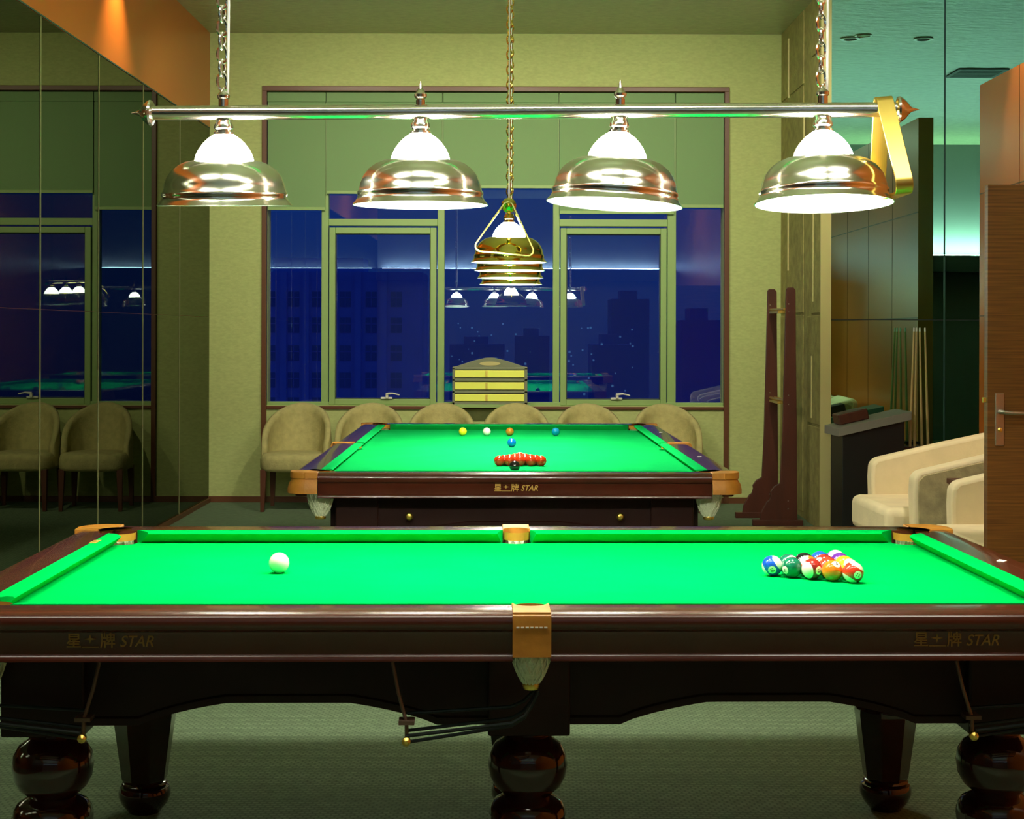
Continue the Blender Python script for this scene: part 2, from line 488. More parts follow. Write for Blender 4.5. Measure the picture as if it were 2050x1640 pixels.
# ceiling downlights: spots washing the orange walls, then added fill spots
def downlight(x, y, label, power, tilt, size, blend, aim=None, col=(1, 0.85, 0.55)):
    t = empty('downlight', (x, y, HC))
    MB().lathe([(0.055, 0.0), (0.075, 0.0), (0.075, -0.006), (0.06, -0.01), (0.055, -0.006)], 24, caps=False).build('ring', M['steel'], t, smooth=True)
    MB().lathe([(0.054, -0.001), (0.054, -0.003)], 24).build('lens', M['enamel'], t)
    ld = bpy.data.lights.new('spot', 'SPOT')
    ld.energy = power; ld.spot_size = R(size); ld.spot_blend = blend; ld.color = col; ld.shadow_soft_size = 0.05
    lo = bpy.data.objects.new('light_beam', ld)
    COL.objects.link(lo); lo.parent = t
    lo.location = (0, 0, -0.03)
    if aim:
        lo.rotation_euler = (Vector(aim) - Vector((x, y, HC))).to_track_quat('-Z', 'Y').to_euler()
    tag(t, label, 'ceiling light', 'ceiling spotlights')
downlight(XL+0.22, 10.35, 'round ceiling spotlight washing the orange band over the left mirror wall', 90, 0, 80, 1.0, (XL-0.05, 10.35, 3.0), (1, 0.8, 0.5))
downlight(XO-0.22, 9.95, 'round ceiling spotlight washing the orange partition by the door', 90, 0, 50, 0.6, (XO+0.05, 9.98, 1.6), (1, 0.8, 0.5))
for i, (x, y, lb) in enumerate(((-1.6, 9.9, 'added fill spotlight aimed at the left part of the window wall'),
                 (0.0, 9.9, 'added fill spotlight aimed at the middle of the window wall'),
                 (1.6, 9.9, 'added fill spotlight aimed at the right part of the window wall'))):
    downlight(x, y, lb, WASH, 0, 84, 0.9, (x*0.9, DW, 2.0), (1.0, 0.93, 0.70))  # out-of-view spots added to brighten the window wall
downlight(2.7, 7.6, 'added fill spotlight above the cream armchairs', 260, 0, 38, 0.5, (2.5, 8.8, 0.6), (1.0, 0.93, 0.78))  # unseen spot added to light the armchairs, cone kept narrow

# vent and two unlit recessed lights in the ceiling, seen in the dark mirror
t = empty('ceiling_vent', (4.6, 8.0, HC))
MB().box((-0.25, -0.25, -0.012), (0.25, -0.21, 0)).box((-0.25, 0.21, -0.012), (0.25, 0.25, 0)).box((-0.25, -0.21, -0.012), (-0.21, 0.21, 0)).box((0.21, -0.21, -0.012), (0.25, 0.21, 0)).build('frame', M['gasket'], t)
b = MB()
for k in range(9): b.box((-0.21, -0.20+k*0.046, -0.010), (0.21, -0.175+k*0.046, -0.002))
b.build('louvres', M['gasket'], t)
tag(t, 'dark square ceiling vent, seen in the dark mirror above the door', 'vent')
for x, lb in ((2.96, 'left'), (3.60, 'right')):
    t = empty('recessed_light', (x, 9.8, HC))
    MB().lathe([(0.05, -0.001), (0.085, -0.001), (0.09, -0.008), (0.06, -0.012), (0.05, -0.006)], 24, caps=False).build('ring', M['steel'], t)
    MB().lathe([(0.05, -0.002), (0.05, -0.004)], 24).build('lens', M['gasket'], t)
    tag(t, lb + ' one of two unlit recessed ceiling lights, seen in the dark mirror', 'ceiling light', 'unlit recessed lights')

# ------------------------------------------------------------------ outside
def tower(px0, px1, ytop, d, m, label, rows=None, cols=None, bot=-30, depth=12):
    t = empty('tower_block', ((X(px0, d)+X(px1, d))/2, d, bot))
    hw = (X(px1, d)-X(px0, d))/2
    MB().box((-hw, 0, 0), (hw, depth, Z(ytop, d)-bot)).build('walls', M[m], t)
    MB().box((-hw*0.5, 2, Z(ytop, d)-bot), (hw*0.4, depth*0.7, Z(ytop, d)-bot+1.6)).build('roof_house', M[m], t)
    if rows:
        for y in rows:
            for x in cols:
                cx = X(x, d) - t.location.x; cz = Z(y, d) - bot
                wdw = MB().box((cx-0.62, -0.06, cz-0.85), (cx+0.62, 0.02, cz+0.85)).build('window', M['tower_glass'], t)
                MB().box((cx-0.03, -0.1, cz-0.85), (cx+0.03, -0.05, cz+0.85)).box((cx-0.62, -0.1, cz+0.1), (cx+0.62, -0.05, cz+0.18)).build('glazing_bar', M['tower'], wdw)
        for x in (568, 613, 662, 717, 768):
            cx = X(x, d) - t.location.x
            MB().box((cx-0.35, -0.5, 0), (cx+0.35, 0, Z(ytop, d)-bot)).build('pilaster', M[m], t)
    tag(t, label, 'building')
tower(440, 845, 545, 175, 'tower', 'large violet apartment block with a grid of dark windows beyond the left panes',
      (600, 652, 708, 762, 812), (540, 588, 636, 691, 743, 793))
tower(1185, 1262, 690, 240, 'tower_dark', 'low dark block seen through the lower part of the right casement')
tower(1224, 1300, 598, 300, 'tower_dark', 'slim dark tower beyond the right casement')
tower(1365, 1445, 640, 210, 'tower_dark', 'dark tower beyond the rightmost side pane')
tower(900, 1010, 690, 320, 'tower_dark', 'distant dark block behind the scoreboard pane')
tower(1030, 1100, 672, 340, 'tower_dark', 'distant dark block at the right of the middle pane')
b = MB()
for i in range(46):
    px, py = random.uniform(895, 1320), random.uniform(648, 790)
    d = 200
    s = random.uniform(0.06, 0.14)
    b.box((X(px, d)-s, d, Z(py, d)-s), (X(px, d)+s, d+0.2, Z(py, d)+s))
o = b.build('city_lights', M['city_light']); o['kind'] = 'stuff'
tag(o, 'tiny scattered blue city lights in the night beyond the window', 'lights')

# ------------------------------------------------------------------ billiard tables
def arc(cx, cy, r, a0, a1, n):
    return [(cx + r*math.cos(R(a0+(a1-a0)*i/n)), cy + r*math.sin(R(a0+(a1-a0)*i/n))) for i in range(n+1)]

def make_table(hx, hy, felt, inset, legs, name):
    """outer half sizes hx (along x, two rails per side) and hy"""
    T = empty(name)
    WD, CU = 0.12, 0.05
    nx, ny = hx-WD-CU, hy-WD-CU
    ZB, ZR = 0.812, 0.850
    # bed
    ex, ey = nx+CU, ny+CU
    pr = 0.058
    po = 0.028
    pts = []
    def corner(sx, sy):
        a = arc(0, 0, pr, -67.7, -202.3, 10)   # circle part inside the bed, from the x side to the y side
        q = [(sx*(nx+po+u), sy*(ny+po+v)) for u, v in a]
        return q
    def mid(sy):
        return [(u, sy*(ey+v)) for u, v in arc(0, 0, 0.05, 0, -180, 10)]
    pts += corner(1, 1) + mid(1) + corner(-1, 1)[::-1] + corner(-1, -1) + mid(-1)[::-1] + corner(1, -1)[::-1]
    MB().prism(pts, ZB-0.03, ZB).build('playing_surface', felt, T)
    # rails and cushions
    rp = [(0.0, 0.735), (0.0, ZR-0.002), (0.05, ZR), (0.092, ZR), (0.107, ZR-0.004), (0.117, ZR-0.012), (0.120, ZR-0.024), (0.117, ZR-0.036),
          (0.108, ZR-0.044), (0.101, ZR-0.047), (0.099, ZR-0.055), (0.099, 0.754), (0.104, 0.750), (0.108, 0.745), (0.108, 0.738), (0.100, 0.735)]
    cp = [(0.0, ZB), (0.0, ZR), (-0.036, ZR+0.001), (-0.047, ZR-0.002), (-0.050, ZR-0.006), (-0.045, ZR-0.012), (-0.016, ZB)]
    def side(L0, k0, L1, k1, mx):
        # rail from L0..L1 (wood), kinds 'c' corner, 'm' middle
        b = MB()
        b.loft([[(L0, u, z) for u, z in rp], [(L1, u, z) for u, z in rp]], mx=mx)
        b.build('rail', M['wood'], T, smooth=True)
        def e(L, k, u, sg):
            if k == 'c': base = -sg*(0.07) + sg*(u+0.05)*0.9
            else: base = -sg*0.010 + sg*(u+0.05)*0.35
            return base
        b = MB()
        b.loft([[(c0 + e(c0, k0, u, -1), u, z) for u, z in cp] for c0 in (Lc(L0, k0, -1),)] +
               [[(c1 + e(c1, k1, u, 1), u, z) for u, z in cp] for c1 in (Lc(L1, k1, 1),)], mx=mx)
        b.build('cushion', felt, T, smooth=True)
    def Lc(L, k, sg):
        # nose reference points
        if k == 'c': return L + sg*(-0.0 + cref)
        return L + sg*(-0.008)
    # long sides (along x): wood from 0.045 to hx-0.125
    for sy in (1, -1):
        for sx in (1, -1):
            mx = Matrix(((sx, 0, 0, 0), (0, sy, 0, sy*ey), (0, 0, 1, 0), (0, 0, 0, 1)))
            cref = nx - (hx-0.125)
            side(0.043, 'm', hx-0.125, 'c', mx)
    for sx in (1, -1):
        mx = Matrix(((0, sx, 0, sx*ex), (1, 0, 0, 0), (0, 0, 1, 0), (0, 0, 0, 1)))
        cref = ny - (hy-0.125)
        side(-(hy-0.125), 'c', hy-0.125, 'c', mx)
    # corner pockets
    for sx in (1, -1):
        for sy in (1, -1):
            cx, cy = nx+po+0.006, ny+po+0.006
            def plan(o, hole=True):
                p = [(hx-0.126, hy+o), (hx-0.07, hy+o)] + arc(hx-0.07, hy-0.07, 0.07+o, 90, 0, 8) + [(hx+o, hy-0.07), (hx+o, hy-0.126)]
                inner = [(ex, hy-0.126)] + arc(cx, cy, 0.056, -40, 130, 10) + [(hx-0.126, ey)]
                return [(sx*x, sy*y) for x, y in p], [(sx*x, sy*y) for x, y in inner]
            p, inn = plan(0.004)
            b = MB().prism(p + inn, ZR-0.026, ZR+0.004)
            pk = b.build('pocket_leather', M['leather'], T, smooth=True, bevel=0.004)
            rings = []
            for o_, z in ((-0.004, ZR-0.024), (0.0, ZR-0.034), (0.010, ZR-0.05), (0.016, ZR-0.075), (0.016, ZR-0.092), (0.004, ZR-0.094)):
                p, inn = plan(o_)
                rings.append([(x, y, z) for x, y in p])
            MB().loft(rings, closed=False).build('leather_skirt', M['leather'], pk, smooth=True)
            # lining and net
            q = Matrix.Translation((sx*cx, sy*cy, 0))
            MB().lathe([(0.058, ZR-0.005), (0.057, ZR-0.028)], 24, q, caps=False).build('lining', M['leather'], pk, smooth=True)
            add_net(sx*(cx+0.010), sy*(cy+0.010), 0.822, 0.645, 0.056, pk)
    # middle pockets
    for sy in (1, -1):
        cy = ey+0.004
        r = 0.043
        pl = [(0.0435, cy), (0.0435, hy+0.006), (-0.0435, hy+0.006), (-0.0435, cy)] + [(u, v) for u, v in arc(0, cy, 0.040, 180, 0, 12)]
        pl = [(x, sy*y) for x, y in pl]
        pk = MB().prism(pl, ZR-0.03, ZR+0.003).build('pocket_leather', M['leather'], T, smooth=True, bevel=0.003)
        st = MB()
        y1 = hy+0.004
        prof = [(y1-0.006, ZR+0.003), (y1+0.008, ZR-0.004), (y1+0.012, ZR-0.02), (y1+0.009, ZR-0.05), (y1+0.010, ZR-0.098), (y1, ZR-0.100), (y1-0.02, ZR-0.098), (y1-0.03, ZR-0.03)]
        st.loft([[(-0.0435, sy*y, z) for y, z in prof], [(0.0435, sy*y, z) for y, z in prof]])
        st.build('strap', M['leather'], pk, smooth=True)
        th = MB()
        for i in range(7):
            x = -0.032 + i*0.0105
            th.box((x-0.0035, sy*(y1+0.0115)-0.002, ZR-0.0315), (x+0.0035, sy*(y1+0.0115)+0.002, ZR-0.0285))
        th.build('stitching', M['thread'], pk)
        MB().lathe([(0.041, ZR-0.005), (0.041, ZR-0.03)], 24, Matrix.Translation((0, sy*cy, 0)), caps=False).build('lining', M['leather'], pk, smooth=True)
        add_net(0, sy*(hy-0.044), 0.820, 0.682, 0.043, pk)
    # body
    bx, by = hx-inset, hy-inset
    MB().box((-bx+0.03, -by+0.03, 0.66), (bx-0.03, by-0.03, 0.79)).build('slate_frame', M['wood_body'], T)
    xs_ = sorted(set(l[0] for l in legs))
    zb, zt = 0.545, 0.598
    def arch_panel(a, c, mx, nm='apron'):
        """panel between leg centres a..c, arched lower edge"""
        lo = []
        n = 24
        s0, s1 = a+0.22, c-0.22
        lo.append((a, zb)); lo.append((s0, zb))
        for i in range(1, n):
            t = i/n
            lo.append((s0+(s1-s0)*t, zb+(zt-zb)*min(1, math.sin(PI*t)*1.25)**0.8))
        lo.append((s1, zb)); lo.append((c, zb))
        pts = lo + [(c, 0.74), (a, 0.74)]
        bb = MB()
        bb.loft([[(x, 0.0, z) for x, z in pts], [(x, -0.03, z) for x, z in pts]], mx=mx)
        mo = [(x, z) for x, z in lo]
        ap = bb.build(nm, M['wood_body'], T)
        b2 = MB()
        b2.loft([[(x, 0.006, z+0.0) , (x, 0.006, z+0.016), (x, -0.002, z+0.022), (x, -0.002, z)] for x, z in mo], mx=mx)
        b2.build('moulding', M['wood_body'], ap)
    for sy in (1, -1):
        mx = Matrix(((1, 0, 0, 0), (0, sy, 0, sy*by), (0, 0, 1, 0), (0, 0, 0, 1)))
        for a, c in zip(xs_, xs_[1:]): arch_panel(a, c, mx)
    ly = max(l[1] for l in legs)
    for sx in (1, -1):
        mx = Matrix(((0, sx, 0, sx*bx), (1, 0, 0, 0), (0, 0, 1, 0), (0, 0, 0, 1)))
        arch_panel(-ly, ly, mx)
    leg0 = None
    for lx, ly_ in legs:
        if leg0 is None:
            b = MB()
            b.box((-0.098, -0.098, 0.524), (0.098, 0.098, 0.738))
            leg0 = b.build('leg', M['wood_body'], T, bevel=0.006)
            MB().lathe([(0.05, 0.527), (0.060, 0.522), (0.061, 0.512), (0.054, 0.504), (0.060, 0.497), (0.080, 0.484), (0.093, 0.462), (0.097, 0.435),
                        (0.092, 0.405), (0.080, 0.382), (0.062, 0.366), (0.056, 0.360), (0.066, 0.354), (0.082, 0.345), (0.092, 0.330), (0.095, 0.315), (0.088, 0.31)], 40).build('turned_ball', M['wood_leg'], leg0, smooth=True)
            MB().lathe([(0.096, 0.318), (0.097, 0.300), (0.070, 0.105), (0.064, 0.092)], 8, Matrix.Rotation(R(22.5), 4, 'Z')).build('column', M['wood_leg'], leg0)
            MB().lathe([(0.055, 0.098), (0.066, 0.094), (0.070, 0.088), (0.064, 0.083), (0.074, 0.078), (0.079, 0.066), (0.079, 0.050), (0.070, 0.028), (0.055, 0.010), (0.048, 0.0)], 36).build('foot', M['wood_leg'], leg0, smooth=True)
            leg0.location = (lx, ly_, 0)
        else:
            c = copy_tree(leg0, T); c.location = (lx, ly_, 0)
    T['nx'] = nx; T['ny'] = ny
    return T

def add_net(x, y, z1, z0, r, par):
    b = MB()
    n = 14; m = 7
    prof = []
    for i in range(m+1):
        t = i/m
        rr = r*(1.0 + 0.10*math.sin(PI*t*1.1))*(1 - 0.55*t**4)
        prof.append((rr, z1 + (z0-z1)*t))
    b.lathe([(rr*0.93, z) for rr, z in prof], 20, Matrix.Translation((x, y, 0)))
    for k in range(n):
        for sg in (1, -1):
            pts = []
            for i in range(m*2+1):
                t = i/(m*2)
                rr, z = r*(1.0+0.10*math.sin(PI*t*1.1))*(1-0.55*t**4), z1+(z0-z1)*t
                a = 2*PI*k/n + sg*t*1.3
                pts.append((x+rr*math.cos(a), y+rr*math.sin(a), z))
            b.tube(pts, 0.0022, 4)
    o = b.build('net', M['net'], par, smooth=True)
    MB().lathe([(r*0.42, z0+0.002), (r*0.46, z0-0.006), (r*0.40, z0-0.014), (r*0.2, z0-0.016)], 16, Matrix.Translation((x, y, 0))).build('brass_ring', M['brass'], par, smooth=True)

def logo(T, x, y, z, h, rot, m):
    """two characters around a four pointed star with a rule below, then the word in italics; h = character height"""
    L = empty('logo'); L.parent = T
    L.matrix_local = Matrix.Translation((x, y, z)) @ Matrix.Rotation(rot, 4, 'Z') @ Matrix.Rotation(R(90), 4, 'X')
    txt('星', h*1.05, 'character', m, L, None, off=0.0004)
    txt('牌', h*1.05, 'character', m, L, Matrix.Translation((h*2.25, 0, 0)), off=0.0004)
    s = h*0.42
    cx, cy = h*1.6, h*0.48
    pts = []
    for k in range(8):
        a = PI/4*k
        rr = s if k % 2 == 0 else s*0.24
        if k in (2, 6): rr = s*0.75
        pts.append((cx+rr*math.cos(a), cy+rr*math.sin(a)))
    MB().prism(pts, -0.0006, 0.0006).build('star_mark', m, L)
    MB().box((h*1.05, -h*0.08, -0.0006), (h*2.2, -h*0.02, 0.0006)).build('rule', m, L)
    txt('STAR', h*1.05, 'word', m, L, Matrix.Translation((h*3.55, -h*0.02, 0)) @ Matrix.Diagonal((0.92, 1, 1, 1)), shear=0.28, off=0.0003)
    return L

def ball_return(T, x, y, dirx, drop=True):
    """three black rods sloping from a pocket down to a bracket hung from the apron"""
    b = MB()
    ex_, ez = x + dirx*0.30, 0.546
    for dz, dy in ((0.0, 0.0), (0.022, 0.012), (0.022, -0.02), (0.055, 0.03)):
        y2 = y + dy*1.5
        b.tube([(x+0.0, y+dy, 0.665), (x+dirx*0.012, y+dy, 0.63+dz*0.4), (x+dirx*0.03, y2, 0.602+dz*0.5), (x+dirx*0.06, y2, 0.583+dz*0.6), (ex_, y2, ez+dz)], 0.0042, 8)
    rr = b.build('ball_return_rail', M['rod'], T, smooth=True)
    b = MB()
    b.tube([(ex_+dirx*0.035, y+0.02, 0.735), (ex_+dirx*0.02, y+0.01, 0.66), (ex_, y, 0.590), (ex_, y, 0.538)], 0.0045, 8)
    b.box((ex_-0.018, y-0.012, 0.588), (ex_+0.018, y+0.03, 0.597))
    b.build('hanger', M['bracket'], rr)
    MB().lathe([(0.004, -0.012), (0.010, -0.006), (0.010, 0.006), (0.004, 0.012)], 12, Matrix.Translation((ex_, y-0.012, 0.551)) @ Matrix.Rotation(R(90), 4, 'X')).build('nut', M['brass'], rr, smooth=True)

# near pool table
T1C = (0.030, 4.36)
T1A = R(1.2)
lg = [(x, y) for x in (-1.152, 0, 1.152) for y in (-0.525, 0.525)]
T1 = make_table(1.405, 0.80, M['felt'], 0.215, lg, 'pool_table')
T1.location = (T1C[0], T1C[1], 0); T1.rotation_euler = (0, 0, T1A)
tag(T1, 'near mahogany pool table with bright green cloth, filling the foreground', 'pool table')
logo(T1, -1.055, -0.801+0.0205, 0.772, 0.034, 0, M['gold_print'])
logo(T1, 0.875, -0.801+0.0205, 0.772, 0.034, 0, M['gold_print'])
# small gold mark on the left cushion
lm = txt('STAR', 0.03, 'cushion_mark', M['gold_print_far'], T1, Matrix.Translation((-1.265, 0.36, 0.8515)) @ Matrix.Rotation(R(90), 4, 'Z') @ Matrix.Diagonal((1, -1, 1, 1)) @ Matrix.Rotation(R(180), 4, 'X'), off=0.0005)
ball_return(T1, 0.015, -0.755, -1)
ball_return(T1, -1.33, -0.72, 1)
ball_return(T1, 1.33, -0.72, -1)
# rail sight on the right rail
MB().prism([(1.34, -0.02), (1.355, 0.0), (1.34, 0.02), (1.325, 0.0)], 0.8495, 0.8515).build('rail_sight', M['enamel'], T1)

# far snooker table, its end towards the camera
T2C = (-0.001, 8.95)
lg = [(x, y) for x in (-1.68, -0.58, 0.58, 1.68) for y in (-0.72, 0.72)]
T2 = make_table(1.92, 1.01, M['felt_far'], 0.16, lg, 'snooker_table')
T2.location = (T2C[0], T2C[1], 0); T2.rotation_euler = (0, 0, R(-89.5))
tag(T2, 'far snooker table with green cloth and dark purple-brown rails, standing end-on before the window', 'snooker table')
logo(T2, 1.92-0.020, -0.095, 0.772, 0.034, R(90), M['gold_print_far'])
for y in (-0.48, 0.48):
    MB().lathe([(0.012, 0), (0.018, 0.008), (0.012, 0.018), (0.006, 0.02)], 12, Matrix.Translation((1.80, y, 0.645)) @ Matrix.Rotation(R(90), 4, 'Y')).build('brass_hook', M['brass'], T2, smooth=True)
for sx in (-1, 1):
    MB().prism([(sx*x + 0.0, sgn*0.95+v) for x, v in ((0.9, 0), (0.92, 0.012), (0.94, 0), (0.92, -0.012))] if False else [(sx*0.95-0.015, 0.95), (sx*0.95, 0.962), (sx*0.95+0.015, 0.95), (sx*0.95, 0.938)], 0.8495, 0.8515).build('rail_sight', M['enamel'], T2)

# ------------------------------------------------------------------ balls
def ballmat(name, col, stripe=False, rough=0.12):
    m = mat(name, col, rough, coat=0.5)
    if stripe or True:
        n = m.node_tree.nodes; l = m.node_tree.links
        b_ = n['Principled BSDF']
        t = n.new('ShaderNodeTexCoord'); s = n.new('ShaderNodeSeparateXYZ')
        l.new(t.outputs['Object'], s.inputs[0])
        def math_(op, a, v):
            q = n.new('ShaderNodeMath'); q.operation = op
            if isinstance(a, (int, float)): q.inputs[0].default_value = a
            else: l.new(a, q.inputs[0])
            if v is not None: q.inputs[1].default_value = v
            return q.outputs[0]
        disc = math_('LESS_THAN', s.outputs['Y'], -0.0262)      # number disc faces local -y
        if stripe:
            az = math_('ABSOLUTE', s.outputs['Z'], None)
            band = math_('GREATER_THAN', az, 0.0165)
            mx = n.new('ShaderNodeMath'); mx.operation = 'MAXIMUM'
            l.new(disc, mx.inputs[0]); l.new(band, mx.inputs[1]); fac = mx.outputs[0]
        else: fac = disc
        mm = n.new('ShaderNodeMix'); mm.data_type = 'RGBA'
        mm.inputs[6].default_value = (*col, 1); mm.inputs[7].default_value = (0.9, 0.87, 0.72, 1)
        l.new(fac, mm.inputs[0]); l.new(mm.outputs[2], b_.inputs['Base Color'])
    return m
def plainball(name, col): return mat(name, col, 0.12, coat=0.5)

RP = 0.0286
BZ = 0.812
cue = MB().sphere((0, 0, 0), RP, 32, 18).build('cue_ball', plainball('ivory', (0.9, 0.88, 0.75)), smooth=True, autos=False)
cue.location = (X(560, 4.38), 4.38, BZ+RP)
tag(cue, 'plain white cue ball alone on the left half of the near pool table', 'ball')

PC = {1: (0.9, 0.55, 0.02), 2: (0.01, 0.08, 0.55), 3: (0.75, 0.04, 0.015), 4: (0.12, 0.02, 0.30), 5: (0.95, 0.17, 0.01), 6: (0.005, 0.14, 0.08), 7: (0.30, 0.02, 0.015), 8: (0.008, 0.008, 0.01)}
PN = {1: 'yellow', 2: 'blue', 3: 'red', 4: 'purple', 5: 'orange', 6: 'dark green', 7: 'maroon', 8: 'black'}
A = Vector((0.722, 4.35)); B = Vector((0.922, 4.235))
d = (B-A).normalized(); c60 = Vector((d.x*0.5 - d.y*0.866, d.x*0.866 + d.y*0.5))
step = RP*2 + 0.0003
rows = [[10], [6, 14], [15, 13, 8], [5, 3, 7, 2], [11, 9, 1, 4, 12]]
where = {10: 'at the left tip of the racked balls', 6: 'second in the front edge of the rack', 14: 'just behind the green ball in the rack', 15: 'in the middle of the front edge of the rack',
         13: 'inside the rack behind the maroon-striped ball', 8: 'on the rear edge of the rack near its left tip', 5: 'in the front edge of the rack beside the red-striped ball', 3: 'inside the rack behind the orange ball',
         7: 'deep inside the rack', 2: 'on the rear edge of the rack', 11: 'at the front right corner of the racked balls', 9: 'on the right edge of the rack', 1: 'in the middle of the right edge of the rack', 4: 'on the right edge of the rack near its rear corner', 12: 'at the rear corner of the racked balls'}
rot = {10: (0.5, 0.9, 0.25), 6: (0.2, 0.3, -0.9), 15: (0.2, 1.45, 0.75), 5: (-0.9, 0.3, 0.1), 11: (0.15, 0.55, 0.35), 9: (0.9, 0.2, 0.3), 12: (0.9, 0.3, -0.2), 14: (1.2, 0.9, 0.2), 2: (-0.4, 0.3, 0.2), 8: (0.6, 0.9, 0.8)}
for i, row in enumerate(rows):
    for j, nmb in enumerate(row):
        p = A + d*step*(i-j) + c60*step*j
        st_ = nmb > 8
        k = nmb-8 if st_ else nmb
        o = MB().sphere((0, 0, 0), RP, 32, 18).build('pool_ball', ballmat('ball_paint', PC[k], st_), smooth=True, autos=False)
        o.location = (p.x, p.y, BZ+RP)
        o.rotation_euler = rot.get(nmb, (random.uniform(-1, 1), random.uniform(-1, 1), random.uniform(-1, 1)))
        g = txt(str(nmb), 0.0135, 'number', M['black'], o, None, off=0.0002, ext=0.0)
        vv = g.data.vertices
        cxm = (min(v.co.x for v in vv)+max(v.co.x for v in vv))/2; czm = (min(v.co.y for v in vv)+max(v.co.y for v in vv))/2
        for v in vv:
            x_, z_ = v.co.x-cxm, v.co.y-czm
            v.co = Vector((x_, -math.sqrt(max(0, (RP+0.00025)**2-x_*x_-z_*z_)), z_))
        tag(o, f"{PN[k]}{' striped' if st_ else ''} pool ball numbered {nmb}, {where[nmb]}", 'ball', 'racked pool balls on the near table')

RS = 0.02625
def sball(x, y, name, m, label, group=None):
    o = MB().sphere((0, 0, 0), RS, 24, 14).build(name, m, smooth=True, autos=False)
    o.location = (x, y, BZ+RS)
    return tag(o, label, 'ball', group)
sball(X(927, 10.13), 10.13, 'snooker_ball', plainball('yellow', (0.9, 0.75, 0.02)), 'yellow snooker ball, leftmost on the far table')
sball(X(975, 10.13), 10.13, 'cue_ball', plainball('white', (0.9, 0.87, 0.78)), 'white cue ball between the yellow and the brown on the far table')
sball(X(1021, 10.13), 10.13, 'snooker_ball', plainball('brown', (0.45, 0.16, 0.01)), 'golden brown snooker ball above the blue one on the far table')
sball(X(1113, 10.13), 10.13, 'snooker_ball', plainball('teal', (0.0, 0.22, 0.42)), 'teal snooker ball, rightmost on the far table')
sball(X(1025, 9.13), 9.13, 'snooker_ball', plainball('blue', (0.0, 0.14, 0.6)), 'bright blue snooker ball at the middle of the far table')
rx, ry = X(1042, 7.9), 7.86
redm = plainball('red', (0.75, 0.035, 0.005))
st = RS*2+0.0003
redp = None
rown = ['the front row', 'the second row', 'the middle row', 'the fourth row', 'the rear tip']
posn = {5: ['leftmost', 'second from left', 'centre', 'second from right', 'rightmost'], 4: ['leftmost', 'second from left', 'second from right', 'rightmost'], 3: ['left', 'middle', 'right'], 2: ['left', 'right'], 1: ['single']}
for i in range(5):
    for j in range(5-i):
        lab = f"red snooker ball, {posn[5-i][j]} in {rown[i]} of the red triangle"
        x = rx + (j-(4-i)/2)*st; y = ry + i*st*0.866
        if redp is None:
            redp = sball(x, y, 'red_ball', redm, lab, 'red balls on the far table')
        else:
            c = redp.copy(); COL.objects.link(c); c.location = (x, y, BZ+RS); c['label'] = lab
sball(rx, ry + 5*st*0.866+0.004, 'snooker_ball', plainball('pink', (0.9, 0.45, 0.42)), 'pale pink snooker ball behind the tip of the red triangle')
sball(X(1031, 7.55), 7.55, 'snooker_ball', plainball('black_ball', (0.01, 0.01, 0.01)), 'black snooker ball in front of the red triangle')

# ------------------------------------------------------------------ hanging lamps
def frame_chain(b, x, y, z0, z1):
    """a chain of oval links"""
    L = 0.048; r = 0.0045; pitch = L-0.010
    n = int((z1-z0)/pitch)
    for i in range(n):
        cz = z0+pitch*(i+0.5)
        pts = []
        for k in range(12):
            a = 2*PI*k/12
            u = 0.0125*math.cos(a)*1.0; v = (L/2)*math.sin(a)
            if i % 2: pts.append((x+u*0.35, y+u, cz+v))
            else: pts.append((x+u, y+u*0.35, cz+v))
        b.tube(pts, r, 6, closed=True)

